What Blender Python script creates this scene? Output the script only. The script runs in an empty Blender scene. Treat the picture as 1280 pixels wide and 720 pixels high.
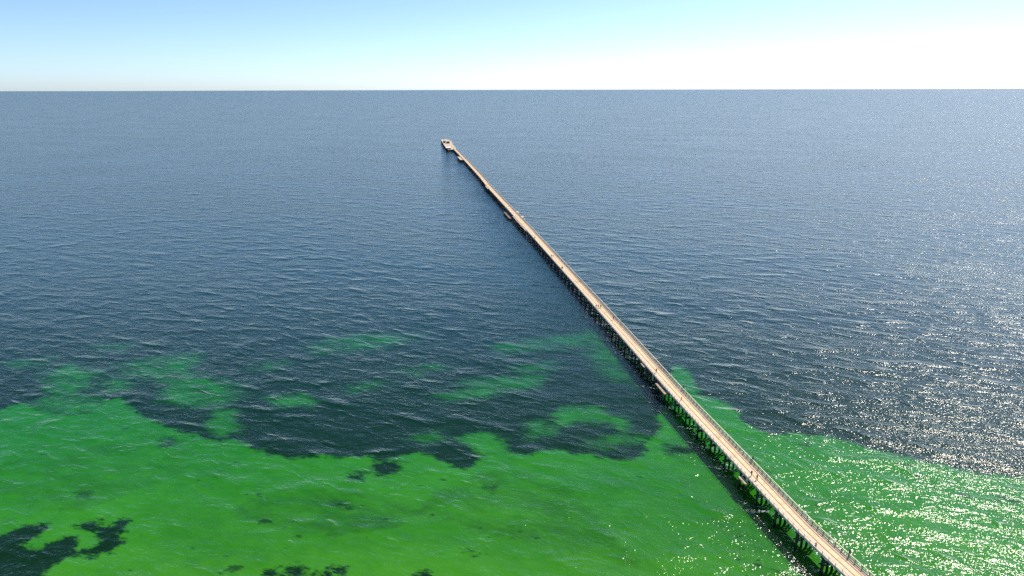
import bpy, bmesh, math, random
import numpy as np
from mathutils import Matrix, Vector

random.seed(7)
sc = bpy.context.scene
col = sc.collection
R = math.radians

# ------------------------------------------------------------------ camera
CAM_Z = 119.0
F_PX = 865.0                       # focal length in pixels of the 1280 px wide photograph
PITCH = R(16.2)
ROLL = R(-0.15)
cam_d = bpy.data.cameras.new('camera')
cam_d.sensor_width = 36.0
cam_d.lens = 36.0 * F_PX / 1280.0
cam_d.clip_start = 1.0
cam_d.clip_end = 120000.0
cam = bpy.data.objects.new('camera', cam_d)
col.objects.link(cam)
CAM_R = Matrix.Rotation(math.pi / 2 - PITCH, 3, 'X') @ Matrix.Rotation(ROLL, 3, 'Z')
cam.matrix_world = Matrix.Translation((0, 0, CAM_Z)) @ CAM_R.to_4x4()
sc.camera = cam

# ------------------------------------------------------------------ light
SUN_EL, SUN_AZ = R(45.5), R(41.0)   # azimuth to the right of the view direction (+Y)
world = bpy.data.worlds.new('World')
sc.world = world
world.use_nodes = True
wn = world.node_tree
bg = wn.nodes['Background']
sky = wn.nodes.new('ShaderNodeTexSky')
sky.sky_type = 'NISHITA'
sky.sun_disc = False
sky.sun_elevation = SUN_EL
sky.sun_rotation = SUN_AZ
sky.altitude = 0
sky.air_density = 0.6
sky.dust_density = 0.42
sky.ozone_density = 5.0
wn.links.new(sky.outputs[0], bg.inputs[0])
bg.inputs[1].default_value = 0.119
sun_d = bpy.data.lights.new('sun', 'SUN')
sun_d.energy = 4.4
sun_d.angle = R(0.53)
sun_d.color = (1.0, 0.93, 0.82)
sun = bpy.data.objects.new('sun', sun_d)
col.objects.link(sun)
sdir = Vector((math.sin(SUN_AZ) * math.cos(SUN_EL), math.cos(SUN_AZ) * math.cos(SUN_EL), math.sin(SUN_EL)))
sun.rotation_euler = sdir.to_track_quat('Z', 'Y').to_euler()
sun.location = (200, 200, 300)

sc.view_settings.view_transform = 'Standard'
sc.view_settings.look = 'None'
sc.view_settings.gamma = 1.0
sc.view_settings.exposure = 0.6
sc.cycles.use_denoising = False
sc.cycles.denoiser = 'OPENIMAGEDENOISE'
sc.cycles.denoising_input_passes = 'RGB_ALBEDO_NORMAL'
sc.cycles.denoising_prefilter = 'ACCURATE'
sc.cycles.max_bounces = 8
sc.cycles.transparent_max_bounces = 16
sc.cycles.sample_clamp_indirect = 4.0
sc.cycles.sample_clamp_direct = 9.0

# ------------------------------------------------------------------ helpers
def px(x, y, z=0.0):
    """point of height z seen at photograph pixel x, y"""
    d = CAM_R @ Vector(((x - 640) / F_PX, (360 - y) / F_PX, -1.0))
    t = (z - CAM_Z) / d.z
    return Vector((d.x * t, d.y * t, z))

class MB:
    def __init__(s):
        s.v, s.f = [], []
    def hexa(s, c8):
        b = len(s.v)
        s.v += [tuple(c) for c in c8]
        s.f += [tuple(b + i for i in q) for q in
                ((3, 2, 1, 0), (4, 5, 6, 7), (0, 1, 5, 4), (1, 2, 6, 5), (2, 3, 7, 6), (3, 0, 4, 7))]
    def box(s, x0, x1, y0, y1, z0, z1):
        s.hexa([(x0, y0, z0), (x1, y0, z0), (x1, y1, z0), (x0, y1, z0),
                (x0, y0, z1), (x1, y0, z1), (x1, y1, z1), (x0, y1, z1)])
    def beam(s, a, b, w, h=None, up=Vector((0, 0, 1))):
        a, b = Vector(a), Vector(b)
        h = w if h is None else h
        d = (b - a).normalized()
        sd = d.cross(up)
        if sd.length < 1e-4:
            sd = Vector((1, 0, 0))
        sd = sd.normalized() * w / 2
        u = sd.cross(d).normalized() * h / 2
        s.hexa([a - sd - u, a + sd - u, b + sd - u, b - sd - u, a - sd + u, a + sd + u, b + sd + u, b - sd + u])
    def tube(s, a, b, r0, r1, n=8):
        a, b = Vector(a), Vector(b)
        d = (b - a).normalized()
        x = d.orthogonal().normalized()
        y = d.cross(x)
        base = len(s.v)
        for c, r in ((a, r0), (b, r1)):
            for k in range(n):
                t = 2 * math.pi * k / n
                s.v.append(tuple(c + x * math.cos(t) * r + y * math.sin(t) * r))
        for k in range(n):
            k2 = (k + 1) % n
            s.f.append((base + k, base + k2, base + n + k2, base + n + k))
        s.f.append(tuple(base + n + k for k in range(n)))
        s.f.append(tuple(base + n - 1 - k for k in range(n)))
    def mesh(s, name):
        me = bpy.data.meshes.new(name)
        me.from_pydata(s.v, [], s.f)
        me.update()
        return me
    def build(s, name, mat, parent=None, **props):
        return obj(name, s.mesh(name), mat, parent, **props)

def obj(name, me, mat, parent=None, **props):
    o = bpy.data.objects.new(name, me)
    if mat is not None and not me.materials:
        me.materials.append(mat)
    col.objects.link(o)
    o.parent = parent
    for k, v in props.items():
        o[k] = v
    return o

def empty(name, loc, **props):
    o = bpy.data.objects.new(name, None)
    col.objects.link(o)
    o.location = loc
    for k, v in props.items():
        o[k] = v
    return o

class NT:
    """tiny node-tree helper"""
    def __init__(s, name):
        s.m = bpy.data.materials.new(name)
        s.m.use_nodes = True
        s.t = s.m.node_tree
        s.t.nodes.clear()
        s.out = s.n('ShaderNodeOutputMaterial')
    def n(s, typ, **kw):
        nd = s.t.nodes.new(typ)
        for k, v in kw.items():
            setattr(nd, k, v)
        return nd
    def put(s, sock, v):
        if isinstance(v, bpy.types.NodeSocket):
            s.t.links.new(v, sock)
        elif v is not None:
            sock.default_value = v
    def math(s, op, a, b=None, c=None, clamp=False):
        nd = s.n('ShaderNodeMath', operation=op, use_clamp=clamp)
        for i, v in enumerate((a, b, c)):
            s.put(nd.inputs[i], v)
        return nd.outputs[0]
    def mix(s, f, a, b):
        nd = s.n('ShaderNodeMix', data_type='RGBA')
        s.put(nd.inputs[0], f)
        s.put(nd.inputs[6], a)
        s.put(nd.inputs[7], b)
        return nd.outputs[2]
    def noise(s, vec, scale, detail=2.0, rough=0.5, dist=0.0):
        nd = s.n('ShaderNodeTexNoise')
        s.put(nd.inputs['Vector'], vec)
        nd.inputs['Scale'].default_value = scale
        nd.inputs['Detail'].default_value = detail
        nd.inputs['Roughness'].default_value = rough
        nd.inputs['Distortion'].default_value = dist
        return nd.outputs[0]
    def mapping(s, vec, scale=(1, 1, 1), rot=(0, 0, 0), loc=(0, 0, 0)):
        """turn first, then stretch"""
        if rot[2]:
            nd = s.n('ShaderNodeMapping')
            s.put(nd.inputs[0], vec)
            nd.inputs[2].default_value = rot
            vec = nd.outputs[0]
        nd = s.n('ShaderNodeMapping')
        s.put(nd.inputs[0], vec)
        nd.inputs[1].default_value = loc
        nd.inputs[3].default_value = scale
        return nd.outputs[0]
    def ramp(s, f, a, b):
        nd = s.n('ShaderNodeMapRange', interpolation_type='SMOOTHSTEP')
        s.put(nd.inputs[0], f)
        s.put(nd.inputs[1], a)
        s.put(nd.inputs[2], b)
        return nd.outputs[0]
    def pos(s):
        return s.n('ShaderNodeNewGeometry').outputs['Position']

def rgb(r, g, b):
    return (r, g, b, 1.0)

# ------------------------------------------------------------------ materials
def simple(name, c0, c1, scale=1.5, rough=0.75, streak=None, metal=0.0, island=0.0):
    t = NT(name)
    p = t.pos()
    if streak:
        p = t.mapping(p, scale=streak)
    f = t.noise(p, scale, 4.0, 0.6)
    f = t.ramp(f, 0.3, 0.7)
    if island:
        g = t.n('ShaderNodeNewGeometry').outputs['Random Per Island']
        o = t.n('ShaderNodeObjectInfo').outputs['Random']
        r = t.math('FRACT', t.math('ADD', g, o))
        f = t.math('ADD', t.math('MULTIPLY', f, 1 - island), t.math('MULTIPLY', r, island), clamp=True)
    c = t.mix(f, rgb(*c0), rgb(*c1))
    if island:                                   # stains and newer boards, in stretches of several metres
        pa = t.noise(t.mapping(t.pos(), scale=(1.0, 1.0, 0.2)), 0.16, 5.0, 0.7)
        pb = t.noise(t.pos(), 1.1, 4.0, 0.7)
        st = t.ramp(t.math('ADD', t.math('MULTIPLY', pa, 0.65), t.math('MULTIPLY', pb, 0.35)), 0.50, 0.66)
        c = t.mix(t.math('MULTIPLY', st, 0.55), c, rgb(*(k * 0.55 for k in c0)))
    b = t.n('ShaderNodeBsdfPrincipled')
    t.put(b.inputs['Base Color'], c)
    b.inputs['Roughness'].default_value = rough
    b.inputs['Metallic'].default_value = metal
    t.t.links.new(b.outputs[0], t.out.inputs[0])
    return t.m

M = {
    'plank_left': simple('pale weathered planks', (0.60, 0.44, 0.29), (0.78, 0.61, 0.42), 0.6, island=0.6),
    'plank_mid': simple('worn golden planks', (0.62, 0.43, 0.23), (0.80, 0.60, 0.35), 0.6, island=0.6),
    'plank_right': simple('grey brown planks', (0.46, 0.33, 0.21), (0.64, 0.48, 0.32), 0.6, island=0.6),
    'kerb': simple('bleached timber', (0.56, 0.48, 0.38), (0.72, 0.66, 0.54), 0.8),
    'rail': simple('bleached handrail timber', (0.58, 0.50, 0.38), (0.74, 0.68, 0.54), 0.8),
    'post': simple('weathered post timber', (0.20, 0.14, 0.10), (0.32, 0.24, 0.17), 2.0),
    'steel_post': simple('galvanised post', (0.22, 0.21, 0.20), (0.34, 0.32, 0.30), 2.0, rough=0.5),
    'steel': simple('rusty steel rail', (0.06, 0.028, 0.016), (0.12, 0.06, 0.035), 2.0, rough=0.6),
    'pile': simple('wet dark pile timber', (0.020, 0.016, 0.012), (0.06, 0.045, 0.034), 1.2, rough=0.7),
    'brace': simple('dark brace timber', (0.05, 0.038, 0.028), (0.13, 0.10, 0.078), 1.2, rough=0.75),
    'white': simple('white paint', (0.66, 0.64, 0.62), (0.82, 0.80, 0.78), 0.5, rough=0.5),
    'roof_dark': simple('dark brown roof sheet', (0.05, 0.04, 0.034), (0.09, 0.07, 0.06), 0.5, rough=0.6),
    'concrete': simple('pale concrete', (0.40, 0.31, 0.22), (0.54, 0.43, 0.32), 0.15, rough=0.85),
    'rust': simple('rust brown bin', (0.16, 0.07, 0.04), (0.25, 0.12, 0.07), 2.0),
    'skin': simple('skin', (0.36, 0.20, 0.13), (0.42, 0.25, 0.17), 4.0, rough=0.6),
    'hair': simple('dark hair', (0.015, 0.010, 0.008), (0.03, 0.02, 0.015), 8.0, rough=0.6),
}
for nm, c in {'black': (0.012, 0.012, 0.014), 'navy': (0.018, 0.024, 0.05), 'maroon': (0.09, 0.02, 0.02),
              'charcoal': (0.035, 0.035, 0.038), 'brown': (0.07, 0.04, 0.025), 'teal': (0.02, 0.06, 0.07)}.items():
    M['cloth_' + nm] = simple('cloth ' + nm, c, tuple(min(1, k * 1.5) for k in c), 6.0, rough=0.9)

# ---- seabed: sand and seagrass
t = NT('seabed sand and seagrass')
P = t.pos()
att = t.n('ShaderNodeAttribute', attribute_name='sand')
sd = att.outputs['Fac']
soft = t.n('ShaderNodeAttribute', attribute_name='soft').outputs['Fac']
na = t.noise(t.mapping(P, scale=(0.8, 1.2, 1), rot=(0, 0, R(20))), 0.09, 5.0, 0.62, 0.3)
nb = t.noise(t.mapping(P, scale=(0.6, 1.4, 1), rot=(0, 0, R(20)), loc=(31, 7, 0)), 0.30, 4.0, 0.6)
wob = t.math('ADD', t.math('MULTIPLY', t.math('SUBTRACT', na, 0.5), 13.0), t.math('MULTIPLY', t.math('SUBTRACT', nb, 0.5), 10.0))
nc = t.noise(t.mapping(P, scale=(0.6, 1.2, 1), rot=(0, 0, R(20)), loc=(3, 17, 0)), 0.38, 5.0, 0.72)
edge = t.math('ADD', sd, t.math('MULTIPLY', wob, t.math('ADD', t.math('MULTIPLY', soft, 0.65), 0.45)))
edge = t.math('ADD', edge, t.math('MULTIPLY', t.math('SUBTRACT', nc, 0.5), 9.0))
w1 = t.math('ADD', t.math('MULTIPLY', soft, 6.0), 1.2)
fac = t.ramp(edge, t.math('MULTIPLY', w1, -1.0), w1)
thin = t.ramp(t.noise(t.mapping(P, scale=(0.5, 1.2, 1), rot=(0, 0, R(20)), loc=(5, 60, 0)), 0.14, 5.0, 0.65), 0.30, 0.66)
cover = t.math('SUBTRACT', 1.0, t.math('MULTIPLY', soft, t.math('ADD', t.math('MULTIPLY', thin, 0.82), 0.04)))
fac = t.math('MULTIPLY', fac, cover)
sv = t.noise(t.mapping(P, scale=(0.35, 1.0, 1), rot=(0, 0, R(18))), 0.03, 3.0, 0.5, 0.6)
sv2 = t.noise(t.mapping(P, scale=(0.6, 1.0, 1), rot=(0, 0, R(25))), 0.22, 5.0, 0.7)
svf = t.ramp(t.math('ADD', t.math('MULTIPLY', sv, 0.55), t.math('MULTIPLY', sv2, 0.45)), 0.30, 0.70)
sand = t.mix(svf, rgb(0.125, 0.170, 0.066), rgb(0.265, 0.250, 0.070))
# single small weed clumps scattered over the sand
clump = t.noise(t.mapping(P, scale=(0.55, 1.0, 1), rot=(0, 0, R(18)), loc=(71, 5, 0)), 0.22, 3.0, 0.6)
field = t.noise(P, 0.022, 2.0, 0.5)
cl = t.ramp(t.math('ADD', clump, t.math('MULTIPLY', t.math('SUBTRACT', field, 0.5), 0.5)), 0.66, 0.74)
fac = t.math('MULTIPLY', fac, t.math('SUBTRACT', 1.0, t.math('MULTIPLY', cl, 0.75)))
gr = t.noise(P, 0.5, 5.0, 0.7)
grass = t.mix(gr, rgb(0.006, 0.014, 0.016), rgb(0.022, 0.034, 0.030))
b = t.n('ShaderNodeBsdfDiffuse')
t.put(b.inputs[0], t.mix(fac, grass, sand))
t.t.links.new(b.outputs[0], t.out.inputs[0])
M['seabed'] = t.m

# ---- sea water: clear surface over absorbing water
t = NT('sea water')
P = t.pos()
ROTW = (0, 0, R(20))
gust = t.ramp(t.noise(t.mapping(P, scale=(0.4, 1.0, 1), rot=ROTW), 1 / 90.0, 3.0, 0.55), 0.3, 0.7)
ga = t.math('ADD', t.math('MULTIPLY', gust, 0.6), 0.7)
def wave_height(dx, dy):
    p = t.mapping(P, loc=(dx, dy, 0))
    q = t.mapping(p, scale=(0.55, 1.0, 1.0), rot=ROTW)
    q1 = t.mapping(p, scale=(0.50, 1.0, 1.0), rot=(0, 0, R(27)), loc=(11, 29, 0))
    q2 = t.mapping(p, scale=(0.60, 1.0, 1.0), rot=(0, 0, R(6)), loc=(40, 13, 0))
    q3 = t.mapping(p, scale=(0.75, 1.0, 1.0), rot=(0, 0, R(30)), loc=(90, 3, 0))
    h0 = t.noise(q, 1 / 12.0, 1.0, 0.5, 0.5)
    h1 = t.noise(q1, 1 / 5.0, 2.0, 0.5, 0.5)
    h2 = t.noise(q2, 1 / 2.1, 2.0, 0.55, 0.3)
    h3 = t.noise(q3, 1 / 0.62, 1.5, 0.6)
    # peaked crests and flat troughs
    crest = lambda h, k, a: t.math('MULTIPLY', t.math('EXPONENT', t.math('MULTIPLY', t.math('SUBTRACT', h, 0.5), k)), a / k)
    hs = t.math('ADD', crest(h0, 5.0, 1.15), crest(h1, 6.0, 0.72))
    hh = t.math('ADD', t.math('MULTIPLY', h2, 0.26), t.math('MULTIPLY', h3, 0.185))
    return t.math('ADD', hs, t.math('MULTIPLY', hh, ga))
EPS = 0.12
H0, HX, HY = wave_height(0, 0), wave_height(EPS, 0), wave_height(0, EPS)
cmb = t.n('ShaderNodeCombineXYZ')
t.put(cmb.inputs[0], t.math('DIVIDE', t.math('SUBTRACT', H0, HX), EPS))
t.put(cmb.inputs[1], t.math('DIVIDE', t.math('SUBTRACT', H0, HY), EPS))
cmb.inputs[2].default_value = 1.0
nrm = t.n('ShaderNodeVectorMath', operation='NORMALIZE')
t.put(nrm.inputs[0], cmb.outputs[0])
NRM = nrm.outputs[0]
fr = t.n('ShaderNodeFresnel')
# light is not bent here, so the underside gets the same reflectance as the top (no total reflection)
back = t.n('ShaderNodeNewGeometry').outputs['Backfacing']
t.put(fr.inputs['IOR'], t.math('SUBTRACT', 1.33, t.math('MULTIPLY', back, 1.33 - 1 / 1.33)))
t.put(fr.inputs['Normal'], NRM)
ff = t.math('MINIMUM', fr.outputs[0], 0.62)
gl = t.n('ShaderNodeBsdfGlossy')
gl.inputs['Roughness'].default_value = 0.10
t.put(gl.inputs['Normal'], NRM)
tr = t.n('ShaderNodeBsdfTransparent')
# light scattered back out of the water itself
df = t.n('ShaderNodeBsdfDiffuse')
df.inputs[0].default_value = rgb(0.022, 0.108, 0.160)
mw = t.n('ShaderNodeMixShader')
sep = t.n('ShaderNodeSeparateXYZ')
t.put(sep.inputs[0], P)
mw_f = t.ramp(sep.outputs[1], 150.0, 520.0)          # the water deepens seaward, so more of it scatters light
t.put(mw.inputs[0], t.math('ADD', t.math('MULTIPLY', mw_f, 0.40), 0.01))
t.t.links.new(tr.outputs[0], mw.inputs[1])
t.t.links.new(df.outputs[0], mw.inputs[2])
mx = t.n('ShaderNodeMixShader')
t.put(mx.inputs[0], ff)
t.t.links.new(mw.outputs[0], mx.inputs[1])
t.t.links.new(gl.outputs[0], mx.inputs[2])
t.t.links.new(mx.outputs[0], t.out.inputs[0])
ab = t.n('ShaderNodeVolumeAbsorption')
ab.inputs['Color'].default_value = rgb(0.25, 0.94, 0.11)
ab.inputs['Density'].default_value = 0.55
t.t.links.new(ab.outputs[0], t.out.inputs[1])
M['water'] = t.m

# ------------------------------------------------------------------ sea and seabed
SEA_R = 34000.0
def bed_z(x, y):
    # a gently shelving bottom
    d = np.clip((y - 120.0) / 420.0, 0, 1)
    return -1.35 - 3.2 * d ** 1.4 - 14.0 * np.clip((y - 540) / 1500.0, 0, 1)

me = bpy.data.meshes.new('sea')
n = 96
vs = [(0, 0, 0)] + [(SEA_R * math.cos(2 * math.pi * k / n), SEA_R * math.sin(2 * math.pi * k / n), 0) for k in range(n)]
me.from_pydata(vs, [], [(0, 1 + k, 1 + (k + 1) % n) for k in range(n)])
sea = obj('sea', me, M['water'], kind='structure')

# outlines of the sand and seagrass areas and one painted shadow on the bottom (read off the photograph, then laid out in metres)
MAIN = [(-400, 520), (0, 513), (27, 504), (58, 513), (89, 516), (120, 505), (151, 495), (162, 511), (182, 522), (209, 533),
        (231, 543), (267, 549), (293, 553), (320, 564), (369, 574), (400, 571), (445, 574), (459, 569), (473, 576), (500, 574),
        (529, 564), (548, 576), (581, 588), (600, 575), (612, 562), (628, 566), (662, 569), (690, 564), (728, 569), (775, 578),
        (803, 573), (808, 555), (822, 545), (826, 520), (835, 470), (845, 455), (863, 464), (874, 492), (914, 507), (932, 529),
        (963, 544), (994, 543), (1030, 547), (1070, 556), (1115, 569), (1168, 581), (1221, 591), (1280, 599), (1700, 640),
        (1700, 1500), (-400, 1500)]
SAND = [
    (MAIN, 0.06),
    ([(385, 432), (420, 420), (470, 416), (530, 418), (520, 425), (460, 436), (400, 441)], 0.9),
    ([(612, 432), (650, 424), (700, 418), (740, 410), (757, 420), (778, 445), (800, 485), (770, 477), (740, 452), (730, 434), (680, 435), (630, 441)], 0.9),
    ([(545, 493), (600, 486), (570, 478), (640, 470), (682, 468), (675, 481), (640, 486), (610, 495), (560, 501)], 0.6),
    ([(690, 517), (715, 508), (748, 509), (757, 517), (788, 525), (782, 538), (755, 531), (730, 526), (700, 531)], 0.4),
    ([(660, 532), (675, 528), (688, 540), (668, 547)], 0.5),
    ([(573, 548), (600, 541), (628, 552), (640, 572), (600, 572), (588, 560)], 0.2),
    ([(735, 553), (770, 546), (802, 547), (800, 553), (750, 560)], 0.6),
    ([(148, 455), (190, 445), (240, 440), (252, 450), (230, 463), (292, 480), (308, 492), (280, 506), (230, 508), (203, 500), (210, 480), (170, 468)], 0.8),
    ([(270, 512), (293, 515), (298, 535), (272, 549), (262, 530)], 0.4),
    ([(50, 467), (90, 455), (122, 465), (102, 490), (132, 503), (185, 525), (100, 530), (30, 512), (70, 490)], 0.7),
    ([(338, 496), (375, 494), (402, 500), (385, 508), (350, 506)], 0.5),
    ([(12, 450), (62, 446), (56, 456), (20, 457)], 1.0),
    ([(118, 431), (160, 431), (150, 439), (125, 438)], 1.0),
    ([(500, 463), (545, 455), (560, 460), (520, 468)], 1.0),
    ([(435, 484), (470, 478), (478, 483), (445, 489)], 1.0),
    ([(520, 546), (545, 541), (550, 548), (528, 552)], 0.8),
    ([(640, 458), (690, 452), (698, 457), (655, 463)], 1.0),
    ([(320, 455), (352, 451), (356, 456), (330, 460)], 1.0),
    ([(128, 470), (150, 472), (160, 486), (140, 490)], 1.0),
]
GRASS_SHADE = [
    ([(-60, 680), (0, 674), (12, 665), (25, 658), (57, 656), (51, 668), (36, 679), (50, 684), (62, 675), (80, 671), (97, 669), (100, 676),
      (96, 684), (103, 688), (110, 682), (120, 680), (122, 668), (112, 660), (95, 654), (125, 651), (142, 655), (152, 647), (161, 649),
      (154, 660), (154, 678), (142, 693), (118, 695), (95, 695), (80, 702), (62, 707), (56, 713), (50, 730), (-60, 730)], 0.0),
    ([(433, 590), (455, 588), (456, 599), (436, 601)], 0.1),
    ([(466, 583), (490, 573), (510, 578), (495, 592), (470, 596)], 0.1),
    ([(203, 547), (222, 549), (216, 556), (204, 555)], 0.3),
    ([(332, 709), (346, 708), (346, 718), (333, 718)], 0.0),
    ([(357, 706), (374, 705), (382, 712), (380, 721), (360, 722)], 0.0),
    ([(403, 712), (418, 709), (432, 710), (430, 718), (406, 720)], 0.0),
    ([(513, 713), (538, 713), (538, 726), (513, 726)], 0.0),
    ([(606, 603), (622, 605), (618, 611), (606, 608)], 0.4),
    ([(92, 615), (108, 616), (104, 622), (92, 620)], 0.3),
    ([(828, 552), (850, 556), (872, 558), (868, 567), (838, 566)], 0.2),  # patch of shadow beside the jetty, painted in the seagrass colour
    ([(418, 627), (432, 629), (428, 634), (418, 632)], 0.5),
]
def poly_sd(X, Y, poly, depth):
    pts = [px(a, b, depth) if b > 300 else None for a, b in poly]
    q = np.array([(p.x, p.y) for p in pts])
    d = np.full(X.shape, 1e9)
    ins = np.zeros(X.shape, bool)
    m = len(q)
    for i in range(m):
        ax, ay = q[i]
        bx, by = q[(i + 1) % m]
        ex, ey = bx - ax, by - ay
        L = ex * ex + ey * ey + 1e-9
        tt = np.clip(((X - ax) * ex + (Y - ay) * ey) / L, 0, 1)
        d = np.minimum(d, (X - ax - tt * ex) ** 2 + (Y - ay - tt * ey) ** 2)
        c = ((ay > Y) != (by > Y)) & (X < ex * (Y - ay) / (ey if abs(ey) > 1e-9 else 1e-9) + ax)
        ins ^= c
    d = np.sqrt(d)
    return np.where(ins, d, -d)

gx = np.concatenate([[-SEA_R, -6000, -1500, -600], np.arange(-330, 331, 2.0), [600, 1500, 6000, SEA_R]])
gy = np.concatenate([[-SEA_R, -6000, -1000, -200, 40], np.arange(100, 440, 1.6), [480, 540, 700, 1000, 1600, 2400, 6000, SEA_R]])
X, Y = np.meshgrid(gx, gy)
Z = bed_z(X, Y)
sdv = np.full(X.shape, -40.0)
sof = np.full(X.shape, 0.2)
for poly, so in SAND:
    e = poly_sd(X, Y, poly, -2.0)
    take = e > sdv
    sdv = np.where(take, e, sdv)
    near = e > -16
    sof = np.where(take & near, so, sof)
for poly, so in GRASS_SHADE:
    e = -poly_sd(X, Y, poly, -1.4)
    take = e < sdv
    sdv = np.where(take, e, sdv)
    sof = np.where(take, so, sof)
sdv = np.clip(sdv, -16, 16)
nx, ny = len(gx), len(gy)
verts = np.stack([X, Y, Z], -1).reshape(-1, 3)
idx = np.arange(nx * ny).reshape(ny, nx)
faces = np.stack([idx[:-1, :-1], idx[:-1, 1:], idx[1:, 1:], idx[1:, :-1]], -1).reshape(-1, 4)
me = bpy.data.meshes.new('seabed')
me.from_pydata(verts.tolist(), [], faces.tolist())
for nm, arr in (('sand', sdv), ('soft', sof)):
    a = me.attributes.new(nm, 'FLOAT', 'POINT')
    a.data.foreach_set('value', arr.reshape(-1).astype(np.float32))
me.polygons.foreach_set('use_smooth', [True] * len(me.polygons))
bed = obj('seabed', me, M['seabed'], kind='structure')

# ------------------------------------------------------------------ the line of the jetty
DZ = 4.2                                   # height of the deck surface above the water
trace = [(1125, 768), (1069, 718), (1014, 668), (983, 636), (939.5, 590), (854, 500), (813.7, 455), (755.7, 390), (690, 318), (664, 289.5),
         (637, 260.5), (612.5, 234.5), (602, 221.5), (582, 200), (569, 187)]
ctl = [px(a, b, DZ).xy for a, b in trace]
head_end = px(556.5, 174.0, DZ).xy
ctl.append(ctl[-1] + (ctl[-1] - ctl[-2]).normalized() * (head_end - ctl[-1]).length)
def chaikin(p):
    o = [p[0]]
    for a, c in zip(p[:-1], p[1:]):
        L = (c - a).length
        k = min(0.25, 14.0 / L)
        o += [a.lerp(c, k), a.lerp(c, 1 - k)]
    return o + [p[-1]]
line = chaikin(chaikin(ctl))
cum = [0.0]
for a, c in zip(line[:-1], line[1:]):
    cum.append(cum[-1] + (c - a).length)
TOTAL = cum[-1]
LX = np.array([p.x for p in line]); LY = np.array([p.y for p in line]); LS = np.array(cum)
def at_s(s):
    return Vector((float(np.interp(s, LS, LX)), float(np.interp(s, LS, LY))))
def frame(s):
    c = at_s(s)
    d = (at_s(min(s + 2, TOTAL)) - at_s(max(s - 2, 0))).normalized()
    return c, d, Vector((d.y, -d.x))         # centre, along (seaward), right
def P3(s, lat, z):
    c, d, r = frame(s)
    p = c + r * lat
    return Vector((p.x, p.y, z))
def s_of(x, y, z=DZ):
    p = px(x, y, z).xy
    ss = np.arange(0, TOTAL, 0.5)
    dd = (np.interp(ss, LS, LX) - p.x) ** 2 + (np.interp(ss, LS, LY) - p.y) ** 2
    s = float(ss[int(np.argmin(dd))])
    c, d, r = frame(s)
    return s, (p - c).dot(r)
S_HEAD = s_of(567, 186)[0]
print('jetty length', TOTAL, 'head from', S_HEAD)

HW = 2.8
RAIL_A, RAIL_B = -0.55, 1.22
def heading(d):
    return math.atan2(d.y, d.x)

jetty = empty('jetty', (*at_s(0), 0), label='long timber jetty with pale plank deck running out to sea', category='jetty')
bpy.context.view_layer.update()
def J(name, mb_or_me, mat, parent=None, **props):
    me = mb_or_me if isinstance(mb_or_me, bpy.types.Mesh) else mb_or_me.mesh(name)
    o = obj(name, me, mat, None, **props)
    return adopt(o, parent or jetty)
WLOC = {jetty.name: Vector(jetty.location)}
def adopt(o, parent):
    """child with its world place kept (parents are only moved, never turned)"""
    w = Vector(o.location)
    o.parent = parent
    o.location = w - WLOC[parent.name]
    WLOC[o.name] = w
    return o

def ribbon(s0, s1, l0, l1, z0, z1, step=8.0):
    """closed beam that follows the jetty line"""
    m = MB()
    k = max(1, int((s1 - s0) / step))
    ring = []
    for i in range(k + 1):
        s = s0 + (s1 - s0) * i / k
        ring.append([P3(s, l0, z0), P3(s, l1, z0), P3(s, l1, z1), P3(s, l0, z1)])
    for rr in ring:
        m.v += [tuple(p) for p in rr]
    for i in range(k):
        a, c = 4 * i, 4 * i + 4
        for e in range(4):
            e2 = (e + 1) % 4
            m.f.append((a + e, a + e2, c + e2, c + e))
    m.f.append((3, 2, 1, 0)); e = 4 * k
    m.f.append((e, e + 1, e + 2, e + 3))
    return m

# deck planks: 300 nearest as single boards, the rest joined
PW, GAP = 0.30, 0.025
lanes = [(-HW, RAIL_A - 0.10, 'plank_left'), (RAIL_A + 0.10, RAIL_B - 0.10, 'plank_mid'), (RAIL_B + 0.10, HW, 'plank_right')]
n_plank = int(S_HEAD / PW)
s_view0 = s_of(1069, 718)[0]
k0 = int(s_view0 / PW)
rng = random.Random(3)
plank_meshes = []
for l0, l1, mt in lanes:
    m = MB()
    m.box(-(PW - GAP) / 2, (PW - GAP) / 2, -(l1 - l0) / 2, (l1 - l0) / 2, -0.09, 0)
    me = m.mesh('plank')
    me.materials.append(M[mt])
    plank_meshes.append(me)
for li, (l0, l1, mt) in enumerate(lanes):
    rest = MB()
    for k in range(n_plank):
        s = (k + 0.5) * PW
        dz = rng.uniform(-0.012, 0.012)
        c, d, r = frame(s)
        if k0 <= k < k0 + 100:
            o = bpy.data.objects.new('plank', plank_meshes[li])
            col.objects.link(o)
            o.location = P3(s, (l0 + l1) / 2, DZ + dz)
            o.rotation_euler = (0, 0, heading(d))
            adopt(o, jetty)
        else:
            if abs(k - k0) > 900 and k % 2:      # far boards: pairs
                continue
            w = (PW - GAP) / 2 * (2.1 if abs(k - k0) > 900 else 1)
            if abs(k - k0) > 900:
                s += PW / 2
                c, d, r = frame(s)
            e0, e1 = l0 + rng.uniform(0, .02), l1 - rng.uniform(0, .02)
            q = []
            for z in (DZ - 0.09 + dz, DZ + dz):
                for (u, v) in ((-w, e1), (w, e1), (w, e0), (-w, e0)):
                    pp = c + d * u + r * v
                    q.append((pp.x, pp.y, z))
            rest.hexa(q)
    J('planking', rest, M[mt], kind='stuff')

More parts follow.
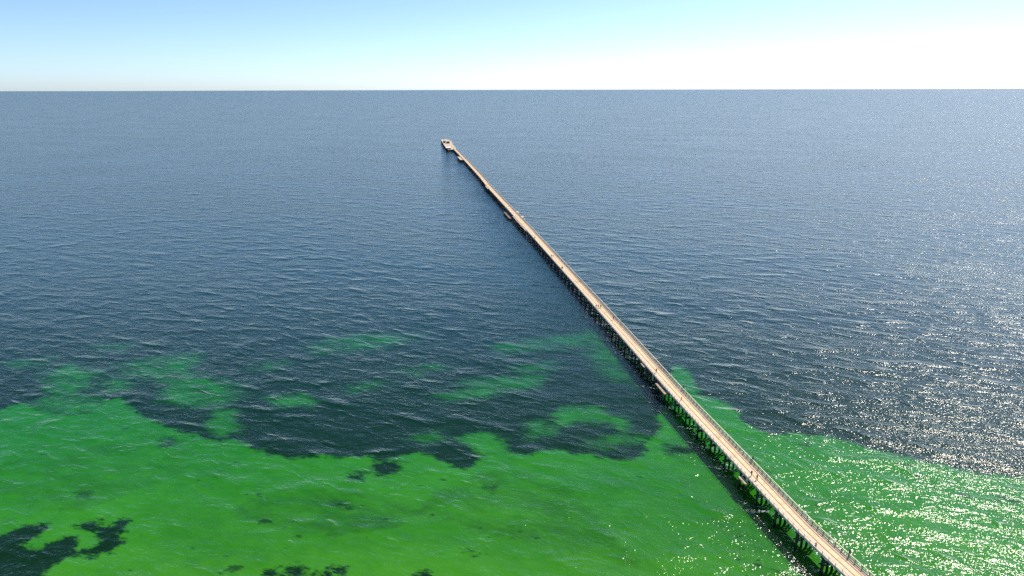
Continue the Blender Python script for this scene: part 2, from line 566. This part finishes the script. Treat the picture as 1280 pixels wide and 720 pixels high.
# steel track rails, stringers, edge beams
for lat in (RAIL_A, RAIL_B):
    J('track_rail', ribbon(0, S_HEAD + 60, lat - 0.1, lat + 0.1, DZ - 0.16, DZ + 0.05), M['steel'])
for lat in (-2.2, RAIL_A, RAIL_B, 2.2):
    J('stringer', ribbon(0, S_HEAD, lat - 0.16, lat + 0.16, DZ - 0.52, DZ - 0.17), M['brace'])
J('kerb_beam', ribbon(0, S_HEAD, -HW - 0.02, -HW + 0.22, DZ + 0.02, DZ + 0.22), M['kerb'])
J('kerb_beam', ribbon(0, S_HEAD, HW - 0.25, HW - 0.03, DZ + 0.02, DZ + 0.20), M['kerb'])
J('fascia', ribbon(0, S_HEAD, -HW - 0.10, -HW - 0.03, DZ - 0.40, DZ + 0.04), M['kerb'])
J('fascia', ribbon(0, S_HEAD, HW + 0.01, HW + 0.08, DZ - 0.40, DZ + 0.04), M['kerb'])

# railings
def post_mesh(w, h, mt):
    m = MB()
    m.box(-w / 2, w / 2, -w / 2, w / 2, -0.35, h)
    m.box(-w * .6, w * .6, -w * .6, w * .6, h, h + 0.03)
    me = m.mesh('post')
    me.materials.append(M[mt])
    return me
def railing(side, mt_post, mt_rail, w, h, zs, rw):
    lat = side * (HW + 0.14 if side < 0 else HW + 0.13)
    top = J('handrail', ribbon(0, S_HEAD, lat - rw / 2, lat + rw / 2, DZ + h + 0.035, DZ + h + 0.115), M[mt_rail])
    for z in zs:
        J('mid_rail', ribbon(0, S_HEAD, lat - 0.03, lat + 0.03, DZ + z - 0.035, DZ + z + 0.035), M[mt_rail], top)
    pm = post_mesh(w, h, mt_post)
    rest = MB()
    step = 2.4
    s = 0.6
    cnt = 0
    while s < S_HEAD:
        p = P3(s, lat, DZ)
        if s >= s_view0 - 12 and cnt < 150:
            o = bpy.data.objects.new('post', pm)
            col.objects.link(o)
            o.location = p
            o.rotation_euler = (0, 0, heading(frame(s)[1]))
            adopt(o, top)
            cnt += 1
        else:
            rest.box(p.x - w / 2, p.x + w / 2, p.y - w / 2, p.y + w / 2, DZ - 0.35, DZ + h)
        s += step
    J('far_post_row', rest, M[mt_post], top, kind='stuff')
railing(1, 'post', 'rail', 0.20, 1.08, (0.60,), 0.22)
railing(-1, 'steel_post', 'steel_post', 0.11, 1.05, (0.55,), 0.05)

# bents: crosshead with piles and braces
BENT = 10.4
s = s_of(941, 610)[0] % BENT
lats = (-2.45, -0.8, 0.8, 2.45)  # includes an extra pile per bent, added for more shade below
bents = []
while s < S_HEAD:
    bents.append(s)
    s += BENT
near_i = min(range(len(bents)), key=lambda i: abs(bents[i] - s_view0))
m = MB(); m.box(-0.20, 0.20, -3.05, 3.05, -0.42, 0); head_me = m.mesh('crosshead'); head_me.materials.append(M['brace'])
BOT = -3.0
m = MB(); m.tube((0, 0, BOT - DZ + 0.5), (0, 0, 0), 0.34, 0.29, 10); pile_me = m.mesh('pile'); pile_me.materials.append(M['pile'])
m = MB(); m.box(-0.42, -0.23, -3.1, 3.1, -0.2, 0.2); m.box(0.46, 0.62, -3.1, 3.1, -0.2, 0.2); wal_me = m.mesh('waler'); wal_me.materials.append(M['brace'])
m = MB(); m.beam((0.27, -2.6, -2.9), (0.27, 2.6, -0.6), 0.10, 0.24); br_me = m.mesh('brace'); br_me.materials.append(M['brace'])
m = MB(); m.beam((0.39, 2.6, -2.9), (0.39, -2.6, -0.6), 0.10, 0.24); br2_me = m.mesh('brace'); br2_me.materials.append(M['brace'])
def put(me, name, loc, rz, parent):
    o = bpy.data.objects.new(name, me)
    col.objects.link(o)
    o.location = loc
    o.rotation_euler = (0, 0, rz)
    return adopt(o, parent)
far_p, far_c = MB(), MB()
ZT = DZ - 0.53
for i, s in enumerate(bents):
    c, d, r = frame(s)
    hd = heading(d)
    depth = float(bed_z(np.array(c.x), np.array(c.y)))
    if i < 75:
        # the children of a turned crosshead are placed in the world frame of the jetty, so keep it unturned via the mesh
        o = bpy.data.objects.new('crosshead', head_me)
        col.objects.link(o)
        o.location = P3(s, 0, ZT)
        o.rotation_euler = (0, 0, hd)
        adopt(o, jetty)
        for lat in lats:
            q = bpy.data.objects.new('pile', pile_me)
            col.objects.link(q)
            q.parent = o
            q.location = (rng.uniform(-.05, .05), -lat, -0.43)
            q.scale = (1, 1, (ZT - 0.43 - depth + 0.4) / (DZ - BOT - 0.5))
        for sx in (-1, 1):                     # raking piles, added to darken the water under the deck
            q = bpy.data.objects.new('added_raking_pile', pile_me)
            col.objects.link(q)
            q.parent = o
            q.location = (-0.75, sx * 2.5, -0.55)
            q.rotation_euler = (R(8) * sx, 0, 0)
            q.scale = (.85, .85, (ZT - 0.43 - depth + 0.4) / (DZ - BOT - 0.5))
        for mm, nm in ((wal_me, 'waler'), (br_me, 'brace'), (br2_me, 'brace')):
            q = bpy.data.objects.new(nm, mm)
            col.objects.link(q)
            q.parent = o
            q.location = (0, 0, -2.55 if nm == 'waler' else -0.05)
    else:
        far_c.beam(P3(s, -3.05, ZT - 0.2), P3(s, 3.05, ZT - 0.2), 0.4, 0.4)
        for lat in lats:
            far_p.tube(P3(s, lat, depth - .3), P3(s, lat, ZT - .4), .24, .21, 6)
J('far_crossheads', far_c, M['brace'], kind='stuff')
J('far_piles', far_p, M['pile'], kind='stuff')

# tall fender piles standing above the right-hand rail
for (x, y) in ((1055, 697), (942, 577.5), (854.5, 487.5), (776, 405)):
    s, _ = s_of(x, y)
    m = MB()
    m.tube((0, 0, -DZ - 1.6), (0, 0, 2.0), 0.24, 0.20, 10)
    m.tube((0, 0, 2.0), (0, 0, 2.12), 0.20, 0.12, 10)
    put_o = m.mesh('fender_pile'); put_o.materials.append(M['pile'])
    put(put_o, 'fender_pile', P3(s, HW + 0.55, DZ), 0, jetty)

# landings along the left-hand side
def landing(sa, sb, la, lb, z, mt, rail=True):
    m = ribbon(sa, sb, la, lb, z - 0.25, z, 4.0)
    top = J('landing', m, M[mt])
    WL = WLOC[top.name]
    k = max(2, int((sb - sa) / 5) + 1)
    out = la if abs(la) > abs(lb) else lb
    out -= math.copysign(0.3, out)
    for i in range(k):
        s = sa + 0.3 + (sb - sa - 0.6) * i / (k - 1)
        m = MB(); m.tube(P3(s, out, -5 if s < 600 else -14), P3(s, out, z - 0.26), 0.2, 0.18, 8)
        J('landing_pile', m, M['pile'], top)
    if rail:
        o2 = la if abs(la) > abs(lb) else lb
        J('landing_rail', ribbon(sa, sb, o2 - 0.05, o2 + 0.05, z + 0.95, z + 1.05, 4.0), M['rail'], top)
        for i in range(k):
            s = sa + 0.2 + (sb - sa - 0.4) * i / (k - 1)
            m = MB(); m.beam(P3(s, o2, z + 0.004), P3(s, o2, z + 0.945), 0.1)
            J('landing_post', m, M['post'], top)
    return top
def span(ya, yb, xa, xb):
    return sorted((s_of(xa, ya)[0], s_of(xb, yb)[0]))
a, c = span(476, 489, 832, 844); landing(a, c, -HW - 1.7, -HW - 0.14 - 0.12, DZ - 0.9, 'plank_right', False)
a, c = span(590, 600, 939.5, 949); landing(a, c, -HW - 1.6, -HW - 0.26, DZ - 1.1, 'plank_right', False)
a, c = span(452, 457, 811, 815.5); landing(a, c, -HW - 1.0, -HW - 0.26, DZ - 0.5, 'plank_right', False)
a, c = span(262, 270, 638.5, 646); landing(a, c, -HW - 4.2, -HW - 0.26, 1.9, 'brace')
a, c = span(270, 288, 646, 662.5); landing(a, c, -HW - 1.1, -HW - 0.26, DZ - 0.01, 'plank_left', False)
a, c = span(195.5, 199.5, 577.5, 581.5); landing(a, c, -HW - 5.5, -HW - 0.26, DZ - 0.3, 'concrete')
a, c = span(232, 236, 610, 614); landing(a, c, -HW - 1.3, -HW - 0.26, DZ - 0.01, 'plank_left', False)
for (x, y) in ((641.5, 265), (647.5, 271)):
    s, _ = s_of(x, y); landing(s - 3.5, s + 3.5, HW + 0.3, HW + 2.8, DZ - 0.01, 'plank_left')

# head of the jetty: wide platform on piles
def slab_outline(pts, z0, z1):
    m = MB(); k = len(pts)
    for z in (z0, z1):
        m.v += [(p.x, p.y, z) for p in pts]
    m.f.append(tuple(range(k))[::-1]); m.f.append(tuple(k + i for i in range(k)))
    for i in range(k):
        j = (i + 1) % k
        m.f.append((i, j, k + j, k + i))
    return m
outline = [px(567.0, 186.8, DZ).xy, px(571.0, 186.8, DZ).xy, px(566.2, 180.5, DZ).xy, px(564.2, 176.4, DZ).xy, px(560.5, 174.2, DZ).xy,
           px(551.2, 174.2, DZ).xy, px(553.0, 178.0, DZ).xy, px(556.2, 183.0, DZ).xy, px(560.4, 187.2, DZ).xy]
plat = J('head_platform', slab_outline(outline, DZ - 0.6, DZ + 0.03), M['concrete'])
cx = sum(p.x for p in outline) / len(outline); cy = sum(p.y for p in outline) / len(outline)
def inside(p):
    ins = False
    for i in range(len(outline)):
        a, c = outline[i], outline[(i + 1) % len(outline)]
        if (a.y > p.y) != (c.y > p.y) and p.x < (c.x - a.x) * (p.y - a.y) / (c.y - a.y) + a.x:
            ins = not ins
    return ins
pil = MB()
for i in range(len(outline)):
    a, c = outline[i], outline[(i + 1) % len(outline)]
    L = (c - a).length
    if i == 0:
        continue
    k = max(1, int(L / 8))
    for j in range(k):
        p = a.lerp(c, j / k)
        p = p + (Vector((cx, cy)) - p).normalized() * 1.2
        pil.tube((p.x, p.y, -18), (p.x, p.y, DZ - 0.6), 0.4, 0.35, 8)
J('head_piles', pil, M['pile'], plat, kind='stuff')
edge = MB()
for i in range(2, len(outline) - 1):
    a, c = outline[i], outline[i + 1]
    edge.beam((a.x, a.y, DZ + 0.40), (c.x, c.y, DZ + 0.40), 0.6, 0.7)
J('parapet', edge, M['kerb'], plat)

def hut(x, y, w, dp, h, wall, roof, label, gable=0.8):
    p = px(x, y, DZ)
    _, d, r = frame(s_of(x, y)[0])
    o = empty('pier_hut', (p.x, p.y, DZ + 0.03), label=label, category='hut', group='huts on the jetty head')
    o.rotation_euler = (0, 0, heading(d) - math.pi / 2)
    m = MB(); m.box(-w / 2, w / 2, -dp / 2, dp / 2, 0, h)
    obj('wall', m.mesh('wall'), M[wall], o)
    m = MB()
    e = 0.5
    b8 = [(-w / 2 - e, -dp / 2 - e, h), (w / 2 + e, -dp / 2 - e, h), (w / 2 + e, dp / 2 + e, h), (-w / 2 - e, dp / 2 + e, h),
          (-w / 2 - e, -e / 2, h + gable), (w / 2 + e, -e / 2, h + gable), (w / 2 + e, e / 2, h + gable), (-w / 2 - e, e / 2, h + gable)]
    m.hexa([(a, bq, zq + 0.004) for a, bq, zq in b8])
    obj('roof', m.mesh('roof'), M[roof], o)
    m = MB(); m.box(-0.5, 0.5, -dp / 2 - 0.05, -dp / 2 - 0.004, 0.02, 2.1)
    dr = obj('door', m.mesh('door'), M['roof_dark'], o)
    m = MB(); m.box(0.3, 0.4, -dp / 2 - 0.12, -dp / 2 - 0.054, 1.0, 1.1)
    obj('handle', m.mesh('handle'), M['white'], dr)
    for sx in (-1, 1):
        m = MB(); m.box(sx * w * .3 - .6, sx * w * .3 + .6, -dp / 2 - 0.04, -dp / 2 - 0.004, 1.0, 2.0)
        obj('window', m.mesh('window'), M['steel_post'], o)
    return o
hut(555.4, 178.6, 5.0, 9.0, 3.4, 'roof_dark', 'roof_dark', 'dark brown hut on the jetty head, beside the outer corner')
hut(560.0, 179.2, 6.0, 9.0, 3.6, 'roof_dark', 'roof_dark', 'dark brown hut on the jetty head, closer to the outer railing bend')
hut(560.2, 186.0, 8.5, 24.0, 2.6, 'roof_dark', 'white', 'white roofed hut with dark front at the landward end of the jetty head', 0.3)

# ------------------------------------------------------------------ people on the deck
def skin_mesh(name, verts, edges, root=0, sub=1):
    me = bpy.data.meshes.new(name)
    me.from_pydata([v[0] for v in verts], edges, [])
    o = bpy.data.objects.new('tmp', me)
    col.objects.link(o)
    o.modifiers.new('s', 'SKIN')
    for i, v in enumerate(verts):
        sv = me.skin_vertices[0].data[i]
        rad = v[1] if isinstance(v[1], tuple) else (v[1], v[1])
        sv.radius = rad
        sv.use_root = (i == root)
    ss = o.modifiers.new('d', 'SUBSURF'); ss.levels = sub; ss.render_levels = sub
    dg = bpy.context.evaluated_depsgraph_get()
    out = bpy.data.meshes.new_from_object(o.evaluated_get(dg))
    bpy.data.objects.remove(o)
    out.name = name
    out.polygons.foreach_set('use_smooth', [True] * len(out.polygons))
    return out

def person_meshes(stride, arm):
    """faces +Y; stride and arm swing in metres"""
    V, E = [], []
    def add(p, r, par=None):
        V.append((p, r)); i = len(V) - 1
        if par is not None:
            E.append((par, i))
        return i
    pel = add((0, 0, .95), (.15, .11))
    wai = add((0, 0, 1.10), (.135, .10), pel)
    che = add((0, .01, 1.32), (.165, .115), wai)
    nek = add((0, .0, 1.47), .06, che)
    add((0, .015, 1.56), .055, nek)
    legs, arms = [], []
    for sx in (-1, 1):
        f = stride * sx
        hip = add((.09 * sx, 0, .88), .095, pel)
        kn = add((.10 * sx, f * .55 + .03, .49), .062, hip)
        an = add((.10 * sx, f - .02, .09), .042, kn)
        toe = add((.115 * sx, f + .15, .035), .035, an)
        legs.append(((.09 * sx, 0, .88), (.10 * sx, f * .55 + .03, .49), (.10 * sx, f - .02, .10)))
        g = -arm * sx
        sh = add((.19 * sx, 0, 1.40), .062, che)
        el = add((.235 * sx, g * .4 - .02, 1.13), .045, sh)
        wr = add((.24 * sx, g + .03, .89), .030, el)
        pa = add((.24 * sx, g + .045, .82), .034, wr)
        arms.append(((.19 * sx, 0, 1.40), (.235 * sx, g * .4 - .02, 1.13)))
        for j, ln in enumerate((.075, .085, .08, .065)):
            q0 = add((.24 * sx, g + .02 + .02 * j, .775), .009, pa)
            add((.235 * sx, g + .018 + .02 * j, .775 - ln * .55), .008, q0)
        th = add((.225 * sx, g + .085, .80), .010, pa)
        add((.222 * sx, g + .10, .765), .009, th)
    body = skin_mesh('body', V, E)
    bm = bmesh.new(); bm.from_mesh(body)
    r = bmesh.ops.create_uvsphere(bm, u_segments=14, v_segments=10, radius=1.0)
    for v in r['verts']:
        x, y, z = v.co
        k = 1.0 - .22 * max(0, -z)
        v.co = (x * .078 * k, y * .098 * k + .02, z * .118 + 1.625)
        if abs(x) < .35 and y > .8 and -0.35 < z < 0.2:
            v.co.y += .022                       # nose
        if abs(x) > .9 and abs(z) < .35:
            v.co.x *= 1.14                       # ears
    bm.to_mesh(body); bm.free()
    body.polygons.foreach_set('use_smooth', [True] * len(body.polygons))
    # clothes follow the body a little outside it
    V2 = [((0, 0, .93), (.17, .13)), ((0, 0, 1.10), (.155, .12)), ((0, .01, 1.32), (.185, .135)), ((0, 0, 1.45), .085)]
    E2 = [(0, 1), (1, 2), (2, 3)]
    for a in arms:
        i = len(V2); V2 += [(a[0], .078), (a[1], .062)]; E2 += [(2, i), (i, i + 1)]
    shirt = skin_mesh('shirt', V2, E2, 1)
    V3 = [((0, 0, .97), (.165, .125))]; E3 = []
    for l in legs:
        i = len(V3); V3 += [(l[0], .115), (l[1], .080), (l[2], .062)]; E3 += [(0, i), (i, i + 1), (i + 1, i + 2)]
    trousers = skin_mesh('trousers', V3, E3, 0)
    bm = bmesh.new()
    bmesh.ops.create_uvsphere(bm, u_segments=14, v_segments=8, radius=1.0)
    for v in list(bm.verts):
        if v.co.z < -0.15 or (v.co.y > 0.55 and v.co.z < 0.45):
            bm.verts.remove(v)
    for v in bm.verts:
        v.co = (v.co.x * .088, v.co.y * .108 + .012, v.co.z * .126 + 1.632)
    hair = bpy.data.meshes.new('hair'); bm.to_mesh(hair); bm.free()
    return body, shirt, trousers, hair
variants = [person_meshes(.22, .16), person_meshes(-.18, -.14), person_meshes(.03, .02)]
for v in variants:
    v[0].materials.append(M['skin']); v[3].materials.append(M['hair'])
    v[1].materials.append(M['cloth_black']); v[2].materials.append(M['cloth_navy'])
def person(x, y, var, yaw, shirt, trouser, label, tall=1.0, group=None):
    s, lat = s_of(x, y)
    lat = max(-HW + .5, min(HW - .5, lat))
    c, d, r = frame(s)
    p = P3(s, lat, DZ + 0.014)
    o = empty('person', p, label=label, category='person', group=group or 'people walking on the jetty')
    o.rotation_euler = (0, 0, heading(d) - math.pi / 2 + R(yaw))
    o.scale = (tall * 1.18, tall * 1.18, tall * 1.05)
    for nm, me, mt in zip(('body', 'shirt', 'trousers', 'hair'), variants[var], (None, shirt, trouser, None)):
        q = bpy.data.objects.new(nm, me)
        col.objects.link(q)
        q.parent = o
        if mt:
            q.material_slots[0].link = 'OBJECT'
            q.material_slots[0].material = M['cloth_' + mt]
    return o
person(939.0, 594.3, 0, 180, 'black', 'black', 'person in black walking one step behind another, beside the thin track rail', 1.02)
person(946.6, 600.3, 1, 178, 'black', 'charcoal', 'person in black leading the pair walking landward past the low side step', 1.0)
person(745.3, 384.6, 0, 176, 'black', 'navy', 'person in dark clothes at the left end of three walking abreast', .98)
person(747.9, 384.2, 1, 184, 'maroon', 'charcoal', 'person in a maroon top, middle one of three walking abreast', .97)
person(750.7, 384.9, 2, 180, 'black', 'brown', 'person in dark top and brown trousers at the right end of three walking abreast', 1.03)
person(766.6, 399.6, 0, 0, 'brown', 'black', 'lone person in brown top walking beside the timber handrail', 1.05)
person(820.2, 465.6, 1, 180, 'brown', 'charcoal', 'lone person in brown top crossing the track rails near the side landing', 1.0)
person(852.0, 499.5, 2, 90, 'brown', 'brown', 'lone person all in brown standing still on the thin track rail', .8)
person(667.6, 298.6, 1, 0, 'charcoal', 'navy', 'lone person in charcoal walking the far stretch before the wide bay', 1.0)
person(689.4, 321.6, 0, 180, 'brown', 'charcoal', 'person in brown walking beside a person in teal', 1.0)
person(691.4, 321.4, 1, 180, 'teal', 'charcoal', 'person in a teal top walking beside a person in brown', .95)
person(700.9, 336.4, 0, 180, 'black', 'black', 'person all in black walking beside a person in navy', 1.0)
person(703.2, 336.2, 1, 182, 'navy', 'black', 'person in a navy top walking beside a person in black', 1.0)
person(610.2, 232.0, 2, 180, 'maroon', 'charcoal', 'lone person in maroon by the jog in the far deck', 1.0)

# small rust-brown bin on the deck
s, lat = s_of(1020.4, 682.0)
bin_o = empty('litter_bin', P3(s, lat, DZ + 0.014), label='small rust brown bin standing on the pale planks', category='bin')
m = MB(); m.tube((0, 0, 0), (0, 0, .62), .20, .25, 12); obj('drum', m.mesh('drum'), M['rust'], bin_o)
m = MB(); m.tube((0, 0, .624), (0, 0, .68), .27, .24, 12); obj('lid', m.mesh('lid'), M['steel'], bin_o)
